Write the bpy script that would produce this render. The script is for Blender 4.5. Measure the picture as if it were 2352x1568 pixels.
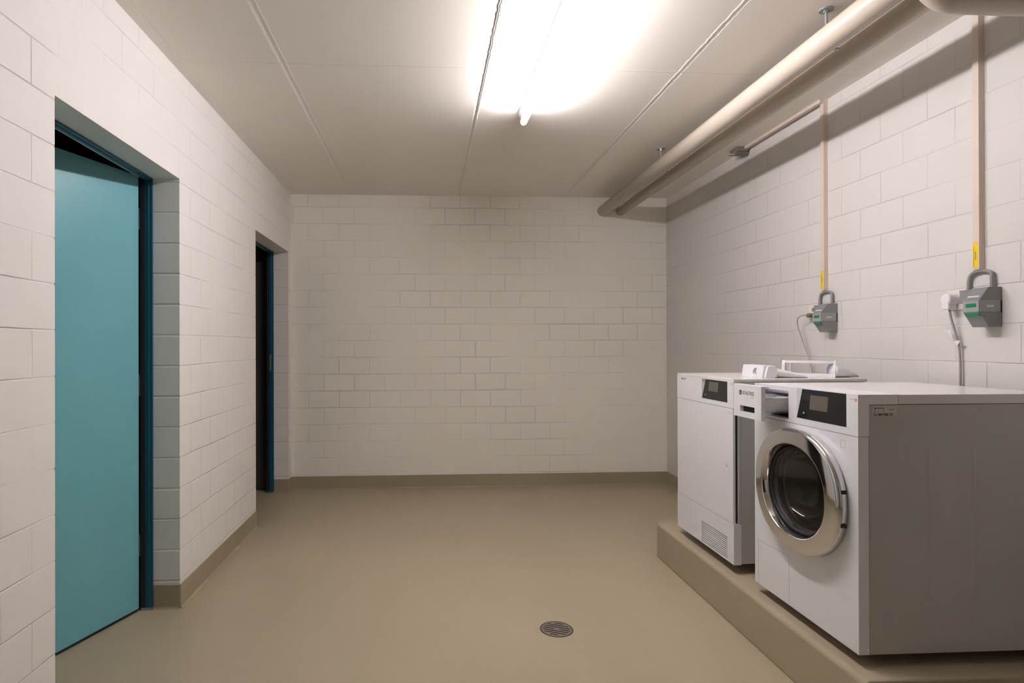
import bpy, bmesh, math, random
from mathutils import Vector, Matrix
random.seed(7)
for o in list(bpy.data.objects): bpy.data.objects.remove(o, do_unlink=True)
SC = bpy.context.scene
COL = SC.collection

# ------------------------------------------------------------------ camera
F, CX, CY, YAW, PITCH, ROLL, CAMH = 1363.54, 1053.37, 788.73, 0.0526, 0.0021, 0.0024, 1.2364
def ray(a, b, w):
    c, s = math.cos(ROLL), math.sin(ROLL)
    xx, uu = a*c + b*s, -a*s + b*c
    c, s = math.cos(PITCH), math.sin(PITCH)
    d, z = w*c - uu*s, w*s + uu*c
    c, s = math.cos(YAW), math.sin(YAW)
    return Vector((xx*c + d*s, -xx*s + d*c, z))
cam_data = bpy.data.cameras.new('camera')
cam = bpy.data.objects.new('camera', cam_data); COL.objects.link(cam)
R_, U_, F_ = ray(1, 0, 0), ray(0, 1, 0), ray(0, 0, 1)
cam.matrix_world = Matrix(((R_.x, U_.x, -F_.x, 0), (R_.y, U_.y, -F_.y, 0), (R_.z, U_.z, -F_.z, CAMH), (0, 0, 0, 1)))
cam_data.sensor_width = 36.0
cam_data.lens = F/2352*36
cam_data.shift_x = (1176-CX)/2352
cam_data.shift_y = (CY-784)/2352
cam_data.clip_start = 0.02
SC.camera = cam

# ------------------------------------------------------------------ world and exposure
W = bpy.data.worlds.new('world'); SC.world = W; W.use_nodes = True
W.node_tree.nodes['Background'].inputs[0].default_value = (0.9, 0.95, 1, 1)
W.node_tree.nodes['Background'].inputs[1].default_value = 0.0
SC.view_settings.view_transform = 'Standard'
SC.view_settings.look = 'None'
SC.view_settings.exposure = 2.25
SC.view_settings.gamma = 1.0
SC.view_settings.use_curve_mapping = False
LAMP_STRENGTH = 26.0
LAMP_COLOUR = (1.0, 0.95, 0.97)

# ------------------------------------------------------------------ room numbers (metres)
XL, XR, YB, YF, ZC = -1.166, 2.116, 5.154, -1.6, 2.53
XO = -1.345                      # outer face of the left wall
D1 = (1.925, 2.863); D2 = (4.105, 5.058); ZL = 2.022

# ------------------------------------------------------------------ materials
def new_mat(name):
    m = bpy.data.materials.new(name); m.use_nodes = True
    nt = m.node_tree
    return m, nt, nt.nodes['Principled BSDF']
def N(nt, kind, **kw):
    n = nt.nodes.new(kind)
    for k, v in kw.items():
        if k.startswith('i_'):
            key = k[2:]
            n.inputs[int(key) if key.isdigit() else key].default_value = v
        else: setattr(n, k, v)
    return n
def M(nt, op, a, b=None, c=None):
    n = nt.nodes.new('ShaderNodeMath'); n.operation = op
    for i, v in enumerate((a, b, c)):
        if v is None: continue
        if isinstance(v, (int, float)): n.inputs[i].default_value = v
        else: nt.links.new(v, n.inputs[i])
    return n.outputs[0]
def mat(name, col, rough=0.5, metal=0.0, bump=0.0, bscale=60, var=0.04, vscale=6, coat=0.0, spec=0.5):
    m, nt, b = new_mat(name)
    tc = N(nt, 'ShaderNodeTexCoord')
    nz = N(nt, 'ShaderNodeTexNoise', i_Scale=vscale, i_Detail=4.0)
    nt.links.new(tc.outputs['Object'], nz.inputs['Vector'])
    mr = N(nt, 'ShaderNodeMapRange'); mr.inputs[3].default_value = 1-var; mr.inputs[4].default_value = 1+var
    nt.links.new(nz.outputs['Fac'], mr.inputs[0])
    mx = N(nt, 'ShaderNodeMix', data_type='RGBA', blend_type='MULTIPLY'); mx.inputs[0].default_value = 1
    mx.inputs[6].default_value = (*col, 1)
    nt.links.new(mr.outputs[0], mx.inputs[7]); nt.links.new(mx.outputs[2], b.inputs['Base Color'])
    b.inputs['Roughness'].default_value = rough; b.inputs['Metallic'].default_value = metal
    b.inputs['Coat Weight'].default_value = coat; b.inputs['Specular IOR Level'].default_value = spec
    if bump > 0:
        n2 = N(nt, 'ShaderNodeTexNoise', i_Scale=bscale, i_Detail=3.0)
        nt.links.new(tc.outputs['Object'], n2.inputs['Vector'])
        bp = N(nt, 'ShaderNodeBump', i_Distance=bump); bp.inputs['Strength'].default_value = 1
        nt.links.new(n2.outputs['Fac'], bp.inputs['Height']); nt.links.new(bp.outputs[0], b.inputs['Normal'])
    return m

def wall_mat(name, col, a0, z0, w=0.262, h=0.1443, depth=0.0026, along='Y'):
    m, nt, b = new_mat(name)
    tc = N(nt, 'ShaderNodeTexCoord'); sp = N(nt, 'ShaderNodeSeparateXYZ')
    nt.links.new(tc.outputs['Object'], sp.inputs[0])
    ge = N(nt, 'ShaderNodeNewGeometry'); sn = N(nt, 'ShaderNodeSeparateXYZ')
    nt.links.new(ge.outputs['True Normal'], sn.inputs[0])
    # wobble so the joints are hand laid
    wob = N(nt, 'ShaderNodeTexNoise', i_Scale=2.3, i_Detail=2.0); nt.links.new(tc.outputs['Object'], wob.inputs['Vector'])
    ws = N(nt, 'ShaderNodeSeparateXYZ'); nt.links.new(wob.outputs['Color'], ws.inputs[0])
    isx = M(nt, 'GREATER_THAN', M(nt, 'ABSOLUTE', sn.outputs[0]), 0.5)
    ay = M(nt, 'SUBTRACT', sp.outputs[1], a0 if along == 'Y' else 0.02)
    ax = M(nt, 'SUBTRACT', sp.outputs[0], a0 if along == 'X' else -1.40)
    if along == 'Y': ax = 0.0655
    a = M(nt, 'ADD', M(nt, 'MULTIPLY', ay, isx), M(nt, 'MULTIPLY', ax, M(nt, 'SUBTRACT', 1.0, isx)))
    a = M(nt, 'MULTIPLY_ADD', M(nt, 'SUBTRACT', ws.outputs[0], 0.5), 0.010, a)
    z = M(nt, 'MULTIPLY_ADD', M(nt, 'SUBTRACT', ws.outputs[1], 0.5), 0.008, M(nt, 'SUBTRACT', sp.outputs[2], z0))
    cb = N(nt, 'ShaderNodeCombineXYZ'); nt.links.new(a, cb.inputs[0]); nt.links.new(z, cb.inputs[1])
    br = N(nt, 'ShaderNodeTexBrick', i_Scale=1.0)
    br.inputs['Mortar Size'].default_value = 0.0036; br.inputs['Mortar Smooth'].default_value = 1.0
    br.inputs['Brick Width'].default_value = w; br.inputs['Row Height'].default_value = h
    br.offset = 0.5; br.offset_frequency = 2; br.squash = 1.0
    br.inputs['Color1'].default_value = (0.0, 0, 0, 1); br.inputs['Color2'].default_value = (1, 1, 1, 1)
    nt.links.new(cb.outputs[0], br.inputs['Vector'])
    # filled and open joints
    jn = N(nt, 'ShaderNodeTexNoise', i_Scale=1.7, i_Detail=2.0); nt.links.new(tc.outputs['Object'], jn.inputs['Vector'])
    jm = N(nt, 'ShaderNodeMapRange'); jm.inputs[1].default_value = .36; jm.inputs[2].default_value = .62
    jm.inputs[3].default_value = .08; jm.inputs[4].default_value = 1.0; nt.links.new(jn.outputs['Fac'], jm.inputs[0])
    notz = M(nt, 'LESS_THAN', M(nt, 'ABSOLUTE', sn.outputs[2]), 0.5)
    g = M(nt, 'MULTIPLY', M(nt, 'MULTIPLY', br.outputs['Fac'], jm.outputs[0]), notz)
    fine = N(nt, 'ShaderNodeTexNoise', i_Scale=130, i_Detail=3.0); nt.links.new(tc.outputs['Object'], fine.inputs['Vector'])
    mid = N(nt, 'ShaderNodeTexNoise', i_Scale=14, i_Detail=3.0); nt.links.new(tc.outputs['Object'], mid.inputs['Vector'])
    ht = M(nt, 'MULTIPLY', g, -depth)
    bc = N(nt, 'ShaderNodeSeparateColor'); nt.links.new(br.outputs['Color'], bc.inputs[0])
    ht = M(nt, 'MULTIPLY_ADD', bc.outputs[0], 0.0004, ht)       # blocks stand a hair proud of each other
    ht = M(nt, 'MULTIPLY_ADD', fine.outputs['Fac'], 0.00022, ht)
    ht = M(nt, 'MULTIPLY_ADD', mid.outputs['Fac'], 0.0007, ht)
    bp = N(nt, 'ShaderNodeBump', i_Distance=1.0); bp.inputs['Strength'].default_value = 1
    nt.links.new(ht, bp.inputs['Height']); nt.links.new(bp.outputs[0], b.inputs['Normal'])
    # dirt caught in joints and a soft variation of the paint
    dn = N(nt, 'ShaderNodeTexNoise', i_Scale=3.0, i_Detail=5.0); nt.links.new(tc.outputs['Object'], dn.inputs['Vector'])
    mr = N(nt, 'ShaderNodeMapRange'); mr.inputs[3].default_value = .965; mr.inputs[4].default_value = 1.02
    nt.links.new(dn.outputs['Fac'], mr.inputs[0])
    k = M(nt, 'MULTIPLY', mr.outputs[0], M(nt, 'MULTIPLY_ADD', g, -0.05, 1.0))
    mx = N(nt, 'ShaderNodeMix', data_type='RGBA', blend_type='MULTIPLY'); mx.inputs[0].default_value = 1
    mx.inputs[6].default_value = (*col, 1); nt.links.new(k, mx.inputs[7]); nt.links.new(mx.outputs[2], b.inputs['Base Color'])
    b.inputs['Roughness'].default_value = 0.55; b.inputs['Specular IOR Level'].default_value = 0.35
    return m

def floor_mat(name, col, rough=0.42):
    m, nt, b = new_mat(name)
    tc = N(nt, 'ShaderNodeTexCoord')
    n1 = N(nt, 'ShaderNodeTexNoise', i_Scale=1.1, i_Detail=5.0); n2 = N(nt, 'ShaderNodeTexNoise', i_Scale=9, i_Detail=6.0)
    n3 = N(nt, 'ShaderNodeTexVoronoi', i_Scale=2.6)
    n4 = N(nt, 'ShaderNodeTexNoise', i_Scale=2.2, i_Detail=3.0)
    for n in (n1, n2, n3, n4): nt.links.new(tc.outputs['Object'], n.inputs['Vector'])
    v = M(nt, 'MULTIPLY_ADD', n1.outputs['Fac'], 0.16, 0.90)
    v = M(nt, 'MULTIPLY_ADD', n2.outputs['Fac'], 0.05, v)
    speck = M(nt, 'LESS_THAN', n3.outputs['Distance'], 0.014)
    v = M(nt, 'MULTIPLY_ADD', speck, -0.35, v)
    mx = N(nt, 'ShaderNodeMix', data_type='RGBA', blend_type='MULTIPLY'); mx.inputs[0].default_value = 1
    mx.inputs[6].default_value = (*col, 1); nt.links.new(v, mx.inputs[7])
    st = N(nt, 'ShaderNodeMapRange'); st.inputs[1].default_value = .66; st.inputs[2].default_value = .75; st.inputs[4].default_value = .22
    nt.links.new(n4.outputs['Fac'], st.inputs[0])
    m2 = N(nt, 'ShaderNodeMix', data_type='RGBA'); nt.links.new(st.outputs[0], m2.inputs[0]); nt.links.new(mx.outputs[2], m2.inputs[6])
    m2.inputs[7].default_value = (col[0]*.8, col[1]*.68, col[2]*.5, 1)
    nt.links.new(m2.outputs[2], b.inputs['Base Color'])
    rr = M(nt, 'MULTIPLY_ADD', n2.outputs['Fac'], 0.2, rough-0.1); nt.links.new(rr, b.inputs['Roughness'])
    bp = N(nt, 'ShaderNodeBump', i_Distance=0.0012); bp.inputs['Strength'].default_value = 1
    nt.links.new(n2.outputs['Fac'], bp.inputs['Height']); nt.links.new(bp.outputs[0], b.inputs['Normal'])
    b.inputs['Specular IOR Level'].default_value = 0.4
    return m

def ceiling_mat(name, col):
    m, nt, b = new_mat(name)
    tc = N(nt, 'ShaderNodeTexCoord'); sp = N(nt, 'ShaderNodeSeparateXYZ'); nt.links.new(tc.outputs['Object'], sp.inputs[0])
    rag = N(nt, 'ShaderNodeTexNoise', i_Scale=34, i_Detail=5.0); nt.links.new(tc.outputs['Object'], rag.inputs['Vector'])
    big = N(nt, 'ShaderNodeTexNoise', i_Scale=1.5, i_Detail=2.0); nt.links.new(tc.outputs['Object'], big.inputs['Vector'])
    wob = M(nt, 'MULTIPLY', M(nt, 'SUBTRACT', rag.outputs['Fac'], .5), 0.014)
    x = M(nt, 'ADD', sp.outputs[0], wob); y = M(nt, 'ADD', sp.outputs[1], wob)
    tot = None
    def line(c, x0, width, amp):
        d = M(nt, 'ABSOLUTE', M(nt, 'SUBTRACT', c, x0))
        mr = N(nt, 'ShaderNodeMapRange', interpolation_type='SMOOTHSTEP'); nt.links.new(d, mr.inputs[0])
        mr.inputs[1].default_value = 0; mr.inputs[2].default_value = width; mr.inputs[3].default_value = amp; mr.inputs[4].default_value = 0
        return mr.outputs[0]
    parts = []
    for x0, wd, am in ((-1.114, .008, .0025), (-.662, .016, -.002), (.268, .009, -.005), (1.196, .009, .0045)):
        parts.append(line(x, x0, wd, am)); parts.append(line(x, x0+.016, .006, am*-.35))
    parts.append(line(y, 2.762, .006, .0022)); parts.append(line(y, 0.36, .006, .0022))
    # step between boards
    for p in parts: tot = p if tot is None else M(nt, 'ADD', tot, p)
    tot = M(nt, 'MULTIPLY', tot, M(nt, 'MULTIPLY_ADD', rag.outputs['Fac'], 1.2, .4))
    tot = M(nt, 'MULTIPLY_ADD', big.outputs['Fac'], .0006, tot)
    tot = M(nt, 'MULTIPLY', tot, -1.0)
    tot = M(nt, 'MULTIPLY', tot, -1.0)
    bp = N(nt, 'ShaderNodeBump', i_Distance=1.0); bp.inputs['Strength'].default_value = 1
    nt.links.new(tot, bp.inputs['Height']); nt.links.new(bp.outputs[0], b.inputs['Normal'])
    v = M(nt, 'MULTIPLY_ADD', big.outputs['Fac'], .06, .97)
    mx = N(nt, 'ShaderNodeMix', data_type='RGBA', blend_type='MULTIPLY'); mx.inputs[0].default_value = 1
    mx.inputs[6].default_value = (*col, 1); nt.links.new(v, mx.inputs[7]); nt.links.new(mx.outputs[2], b.inputs['Base Color'])
    b.inputs['Roughness'].default_value = .5; b.inputs['Specular IOR Level'].default_value = 0.3
    return m

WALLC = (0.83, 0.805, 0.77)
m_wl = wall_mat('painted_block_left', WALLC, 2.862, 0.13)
m_wr = wall_mat('painted_block_right', (0.67, 0.642, 0.612), 0.04, 0.0, w=.2625, h=.1455, depth=.0021)  # colour set darker than the left wall to offset strong lamp light
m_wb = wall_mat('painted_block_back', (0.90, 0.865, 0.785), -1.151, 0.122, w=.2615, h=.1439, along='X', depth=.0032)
m_ceil = ceiling_mat('ceiling_paint', (0.91, 0.86, 0.795))
m_floor = floor_mat('floor_coating', (0.41, 0.345, 0.24))
m_base = floor_mat('shaded_base_coating', (0.355, 0.302, 0.208), .5)  # floor coating darkened to paint the shade on upright faces
m_plinth = floor_mat('plinth_coating', (0.40, 0.335, 0.235), .5)
m_dark = mat('unlit_dark', (0.05, 0.045, 0.04), .8)  # near-black colour stands in for the lack of light out there
m_teal = mat('teal_door_laminate', (0.155, 0.42, 0.47), .30, bump=.00012, bscale=400, var=.03)
m_tealedge = mat('door_edge', (0.05, 0.06, 0.05), .6)
m_frame = mat('petrol_frame_paint', (0.005, 0.095, 0.15), .32, var=.05)
m_rub = mat('black_rubber', (0.012, 0.012, 0.012), .6)
m_white = mat('white_enamel', (0.80, 0.80, 0.83), .30, var=.01)
m_white2 = mat('white_plastic', (0.80, 0.80, 0.83), .40, var=.01)
m_side = mat('shaded_enamel_side', (0.50, 0.495, 0.475), .38, bump=.0001, bscale=300, var=.01)  # white enamel darkened to put the flank's shade into the colour
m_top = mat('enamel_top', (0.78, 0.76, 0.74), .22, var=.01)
m_chrome = mat('chrome', (0.74, 0.735, 0.75), .07, metal=1.0, var=.02)
m_steel = mat('drum_steel', (0.35, 0.34, 0.33), .3, metal=1.0, var=.05)
m_disp = mat('display_glass', (0.012, 0.012, 0.014), .16, var=.1)
m_lcd = mat('lcd', (0.13, 0.115, 0.09), .3, var=.02)
m_ink = mat('black_ink', (0.02, 0.02, 0.022), .5)
m_grey_ink = mat('grey_ink', (0.33, 0.33, 0.34), .5)
m_red = mat('red_mark', (0.65, 0.05, 0.03), .5)
m_pipe = mat('beige_pipe_jacket', (0.56, 0.49, 0.41), .27, bump=.0004, bscale=18, var=.03)
m_cond = mat('beige_conduit', (0.68, 0.57, 0.49), .42, var=.04)
m_zinc = mat('zinc', (0.42, 0.44, 0.43), .4, metal=.8)
m_unit = mat('grey_housing', (0.235, 0.235, 0.24), .42, var=.05)
m_unit_lit = mat('lit_grey_housing', (0.33, 0.325, 0.33), .42, var=.05)  # lighter copy of the housing grey, painting light on nose and band
m_green = mat('green_plastic', (0.0, 0.23, 0.085), .4)
m_leaf = mat('olive_green_plastic', (0.10, 0.17, 0.01), .4)
m_tube = mat('grey_tube', (0.27, 0.27, 0.275), .4)
m_cord = mat('grey_cord', (0.36, 0.34, 0.33), .5)
m_yel = mat('yellow_label', (0.86, 0.60, 0.01), .5)
m_socket = mat('cream_socket', (0.74, 0.68, 0.62), .4)
m_jbox = mat('junction_box_plastic', (0.20, 0.175, 0.15), .45)
m_clear = mat('frosted_clear_plastic', (0.66, 0.69, 0.71), .15, var=.02)
m_drain = mat('drain_steel', (0.30, 0.26, 0.23), .42, metal=.6, var=.15, vscale=60)
m_hole = mat('dark_hole', (0.006, 0.005, 0.004), .8)
m_side_label = mat('type_label', (0.60, 0.575, 0.52), .5)
m_house = mat('lamp_housing', (0.82, 0.82, 0.82), .4)
m_gap = mat('lamp_gap_shade', (0.06, 0.055, 0.055), .6)

def thin_glass(name, tint):
    m, nt, b = new_mat(name); nt.nodes.remove(b)
    out = nt.nodes['Material Output']
    tr = N(nt, 'ShaderNodeBsdfTransparent'); gs = N(nt, 'ShaderNodeBsdfGlossy'); gs.inputs['Roughness'].default_value = .03
    tc = N(nt, 'ShaderNodeTexCoord'); nz = N(nt, 'ShaderNodeTexNoise', i_Scale=5.0); nt.links.new(tc.outputs['Object'], nz.inputs['Vector'])
    mr = N(nt, 'ShaderNodeMapRange'); mr.inputs[3].default_value = tint*.95; mr.inputs[4].default_value = tint*1.05
    nt.links.new(nz.outputs['Fac'], mr.inputs[0]); nt.links.new(mr.outputs[0], tr.inputs[0])
    fr = N(nt, 'ShaderNodeLayerWeight'); fr.inputs[0].default_value = .5
    fac = M(nt, 'MULTIPLY_ADD', M(nt, 'POWER', fr.outputs['Facing'], 4.0), .7, .045)
    mx = N(nt, 'ShaderNodeMixShader'); nt.links.new(fac, mx.inputs[0]); nt.links.new(tr.outputs[0], mx.inputs[1]); nt.links.new(gs.outputs[0], mx.inputs[2])
    nt.links.new(mx.outputs[0], out.inputs[0]); return m
m_glass = thin_glass('door_glass', .72)
m_lamp, nt, b = new_mat('lit_diffuser')
b.inputs['Base Color'].default_value = (.9, .9, .9, 1)
b.inputs['Emission Color'].default_value = (*LAMP_COLOUR, 1); b.inputs['Emission Strength'].default_value = LAMP_STRENGTH

m_lampend, nt, b = new_mat('glowing_end_cap')
b.inputs['Base Color'].default_value = (.9, .9, .9, 1)
b.inputs['Emission Color'].default_value = (*LAMP_COLOUR, 1); b.inputs['Emission Strength'].default_value = .8

# ------------------------------------------------------------------ building helpers
def root(name, loc, label, cat, group=None, kind=None):
    o = bpy.data.objects.new(name, None); COL.objects.link(o); o.location = loc; o.empty_display_size = .05
    tag(o, label, cat, group, kind); return o
def tag(o, label, cat=None, group=None, kind=None):
    if label: o['label'] = label
    if cat: o['category'] = cat
    if group: o['group'] = group
    if kind: o['kind'] = kind
    return o
def wloc(o):
    v = Vector((0, 0, 0))
    while o is not None: v += Vector(o.location); o = o.parent
    return v
def link(name, bm, m, parent=None, bevel=0, segs=2, smooth=False, origin=None):
    bmesh.ops.recalc_face_normals(bm, faces=bm.faces)
    off = wloc(parent) if parent else Vector((0, 0, 0))
    if origin is not None: off = Vector(origin)
    me = bpy.data.meshes.new(name)
    bmesh.ops.translate(bm, verts=bm.verts, vec=-off)
    bm.to_mesh(me); bm.free()
    for mm in (m if isinstance(m, (list, tuple)) else [m]): me.materials.append(mm)
    o = bpy.data.objects.new(name, me); COL.objects.link(o)
    if parent: o.parent = parent
    if origin is not None:
        o.location = Vector(origin) - (wloc(parent) if parent else Vector((0, 0, 0)))
    if smooth:
        for p in me.polygons: p.use_smooth = True
    if bevel > 0:
        md = o.modifiers.new('b', 'BEVEL'); md.width = bevel; md.segments = segs; md.limit_method = 'ANGLE'; md.angle_limit = math.radians(40)
        md.harden_normals = False
    return o
def abox(bm, x0, x1, y0, y1, z0, z1, mi=0):
    v = [bm.verts.new(p) for p in ((x0,y0,z0),(x1,y0,z0),(x1,y1,z0),(x0,y1,z0),(x0,y0,z1),(x1,y0,z1),(x1,y1,z1),(x0,y1,z1))]
    for f in ((0,3,2,1),(4,5,6,7),(0,1,5,4),(1,2,6,5),(2,3,7,6),(3,0,4,7)):
        bm.faces.new([v[i] for i in f]).material_index = mi
def box(name, dims, m, parent=None, bevel=0, segs=2):
    bm = bmesh.new(); abox(bm, *dims); return link(name, bm, m, parent, bevel, segs)
def boxes(name, lst, m, parent=None, bevel=0):
    bm = bmesh.new()
    for d in lst: abox(bm, *d)
    return link(name, bm, m, parent, bevel)
def atube(bm, pts, r, n=16, cap=True, rz=None):
    pts = [Vector(p) for p in pts]; rings = []
    for i, p in enumerate(pts):
        t = (pts[min(i+1, len(pts)-1)] - pts[max(i-1, 0)]).normalized()
        up = Vector((0, 0, 1)) if abs(t.z) < .9 else Vector((1, 0, 0))
        if i == 0: s = t.cross(up).normalized()
        else: s = (s - t*s.dot(t)).normalized()
        q = t.cross(s)
        rr = r[i] if isinstance(r, (list, tuple)) else r
        rings.append([bm.verts.new(p + (s*math.cos(a) + q*math.sin(a))*rr) for a in [2*math.pi*k/n for k in range(n)]])
    for A, B in zip(rings, rings[1:]):
        for k in range(n): bm.faces.new((A[k], A[(k+1) % n], B[(k+1) % n], B[k]))
    if cap: bm.faces.new(rings[0]); bm.faces.new(rings[-1][::-1])
def tube(name, pts, r, m, parent=None, n=16, bevel=0):
    bm = bmesh.new(); atube(bm, pts, r, n); o = link(name, bm, m, parent)
    for p in o.data.polygons: p.use_smooth = len(p.vertices) == 4
    return o
def curve(pts, n=12):
    """Catmull-Rom through points"""
    P = [Vector(p) for p in pts]; P = [P[0]*2-P[1]] + P + [P[-1]*2-P[-2]]; out = []
    for i in range(1, len(P)-2):
        for k in range(n):
            t = k/n; a, b_, c, d = P[i-1:i+3]
            out.append(.5*((2*b_) + (c-a)*t + (2*a-5*b_+4*c-d)*t*t + (3*b_-a-3*c+d)*t**3))
    out.append(P[-2]); return out
def prism(name, poly, axis, a0, a1, m, parent=None, bevel=0):
    """poly in the two other axes, extruded along axis (0 x,1 y,2 z)"""
    bm = bmesh.new()
    def P(a, p):
        return {0: (a, p[0], p[1]), 1: (p[0], a, p[1]), 2: (p[0], p[1], a)}[axis]
    A = [bm.verts.new(P(a0, p)) for p in poly]; B = [bm.verts.new(P(a1, p)) for p in poly]
    bm.faces.new(A); bm.faces.new(B[::-1]); n = len(poly)
    for i in range(n): bm.faces.new((A[i], B[i], B[(i+1) % n], A[(i+1) % n]))
    return link(name, bm, m, parent, bevel)
def text(name, s, size, x, y, z, m, parent, face='-X', squeeze=1.0, thick=.0003):
    """lettering; (x,y,z) is the lower left corner. face -X reads towards -Y, face -Y reads towards +X"""
    cu = bpy.data.curves.new(name, 'FONT'); cu.body = s; cu.size = size; cu.extrude = thick
    t = bpy.data.objects.new(name+'_tmp', cu); COL.objects.link(t)
    bpy.context.view_layer.update()
    me = bpy.data.meshes.new_from_object(t.evaluated_get(bpy.context.evaluated_depsgraph_get()))
    bpy.data.objects.remove(t, do_unlink=True)
    off = wloc(parent)
    for v in me.vertices:
        a, u, w = v.co.x*squeeze, v.co.y, v.co.z
        p = Vector((x-w, y-a, z+u)) if face == '-X' else Vector((x+a, y-w, z+u))
        v.co = p - off
    me.materials.clear(); me.materials.append(m)
    o = bpy.data.objects.new(name, me); COL.objects.link(o); o.parent = parent
    return o

# ------------------------------------------------------------------ the room
XC = -3.0     # far side of the dark corridor
tag(box('floor', (XC, XR+.15, YF-.1, YB+.1, -.12, 0), m_floor), 'seamless beige coated concrete floor of the laundry room', 'floor', kind='structure')
bm = bmesh.new(); abox(bm, XC, XR+.15, YF-.1, YB+.1, ZC, ZC+.12)
spots = []
for x0 in (.268, 1.196, -.662):
    for y0 in (1.4, 1.9, 2.42, 2.735, 2.79, 3.22, 3.75): spots += [(x0-.022, y0+random.uniform(-.02, .02)), (x0+.022, y0+random.uniform(-.02, .02))]
for x0 in (-.95, -.5, -.32, -.12, .03, .14, .40, .75, .98, 1.09, 1.32, 1.42): spots += [(x0, 2.762-.018), (x0+random.uniform(-.01, .01), 2.762+.018)]
spots += [(-.45, 2.35), (-.9, 3.0), (.9, 3.3), (-.1, 3.0), (.75, 3.35)]
for sx, sy in spots:
    r0 = random.uniform(.0025, .0045); c0 = bm.verts.new((sx, sy, ZC-.0016)); rg = [bm.verts.new((sx+r0*math.cos(k*math.pi/4), sy+r0*math.sin(k*math.pi/4), ZC)) for k in range(8)]
    for k in range(8): bm.faces.new((rg[k], rg[(k+1) % 8], c0))
tag(link('ceiling', bm, m_ceil), 'white painted ceiling of large boards with ragged filled joints', 'ceiling', kind='structure')
bm = bmesh.new()
def jag(y, s_):
    """corner of blocks: the edge dips a little at every bed joint"""
    pts = [(y, 0)]; z = .13
    while z < ZL-.01:
        d = random.uniform(.001, .0045); w_ = random.uniform(.004, .008)
        pts += [(y, z-w_), (y - s_*d, z-w_*.3), (y - s_*d, z+w_*.3), (y, z+w_)]; z += .1443
    return pts + [(y, ZL), (y, ZC)]
for y0, y1 in ((YF, D1[0]), (D1[1], D2[0]), (D2[1], YB)):
    left = jag(y0, -1) if y0 > YF else [(y0, 0), (y0, ZC)]
    right = jag(y1, 1) if y1 < YB else [(y1, 0), (y1, ZC)]
    poly = left + right[::-1]
    A = [bm.verts.new((XO, *p)) for p in poly]; B = [bm.verts.new((XL, *p)) for p in poly]
    bm.faces.new(A); bm.faces.new(B[::-1])
    for k in range(len(poly)): bm.faces.new((A[k], B[k], B[(k+1) % len(poly)], A[(k+1) % len(poly)]))
for y0, y1 in (D1, D2): abox(bm, XO, XL, y0, y1, ZL, ZC)
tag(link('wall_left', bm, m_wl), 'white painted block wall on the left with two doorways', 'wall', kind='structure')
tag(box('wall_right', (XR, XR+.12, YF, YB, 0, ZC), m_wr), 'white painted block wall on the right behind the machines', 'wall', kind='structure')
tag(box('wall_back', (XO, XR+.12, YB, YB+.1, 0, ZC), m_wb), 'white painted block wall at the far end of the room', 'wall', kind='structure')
bm = bmesh.new()      # the wall behind the camera, with an added opening so the chrome reflects dark
abox(bm, XO, -.55, YF-.1, YF, 0, ZC); abox(bm, .40, XR+.12, YF-.1, YF, 0, ZC); abox(bm, -.55, .40, YF-.1, YF, 2.05, ZC)
tag(link('wall_front', bm, m_wb), 'white painted block wall at the near end of the room', 'wall', kind='structure')
boxes('wall_added_hallway', [(-.65, -.55, YF-1.3, YF-.1, 0, ZC), (.40, .50, YF-1.3, YF-.1, 0, ZC), (-.65, .5, YF-1.4, YF-1.3, 0, ZC), (-.55, .40, YF-1.3, YF-.1, -.1, 0), (-.55, .40, YF-1.3, YF-.1, ZC, ZC+.1)], m_dark)
tag(bpy.data.objects['wall_added_hallway'], 'added unseen dark hallway for dark reflections, behind the near end of the room', 'wall', kind='structure')
boxes('wall_corridor', [(XC, XC+.1, YF, YB, 0, ZC), (XC+.1, XO, YF-.1, YF, 0, ZC), (XC+.1, XO, YB, YB+.1, 0, ZC), (XC+.1, XO-.22, 3.35, 3.45, 0, ZC)], m_dark)
tag(bpy.data.objects['wall_corridor'], 'dark walls of the unlit corridor seen through the left doorways', 'wall', kind='structure')

# painted skirting with a cove into the floor
def base_profile(t=.004, h=.112, r=.013, n=6):
    pts = [(0, 0), (0, h), (t*.6, h), (t, h-.002)]
    for k in range(n+1):
        a = math.pi/2*k/n
        pts.append((t + r*(1-math.cos(a)), r*(1-math.sin(a))))
    return pts
def skirting(name, p0, p1, nrm, label):
    """runs p0 -> p1 (xy), nrm points into the room"""
    bm = bmesh.new(); p0, p1, nrm = Vector((*p0, 0)), Vector((*p1, 0)), Vector((*nrm, 0))
    pr = base_profile()
    A = [bm.verts.new(p0 + nrm*u + Vector((0, 0, v))) for u, v in pr]; B = [bm.verts.new(p1 + nrm*u + Vector((0, 0, v))) for u, v in pr]
    n = len(pr)
    for i in range(n): bm.faces.new((A[i], B[i], B[(i+1) % n], A[(i+1) % n]))
    bm.faces.new(A); bm.faces.new(B[::-1])
    o = link(name, bm, m_base); tag(o, label, 'baseboard', kind='structure'); return o
skirting('baseboard_back', (XL, YB), (XR, YB), (0, -1), 'beige painted skirting along the foot of the far wall')
skirting('baseboard_left', (XL, D1[1]), (XL, D2[0]), (1, 0), 'beige painted skirting on the left wall between the doorways')
skirting('baseboard_near_left', (XL, YF), (XL, D1[0]), (1, 0), 'beige painted skirting on the left wall before the teal door')
skirting('baseboard_corner', (XL, D2[1]), (XL, YB), (1, 0), 'short beige painted skirting between far doorway and corner')
skirting('baseboard_right', (XR, 3.47), (XR, YB), (-1, 0), 'beige painted skirting on the right wall behind the plinth')
skirting('baseboard_reveal', (XO+.06, D1[1]), (XL, D1[1]), (0, -1), 'olive beige skirting on the jamb beside the teal door')
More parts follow.
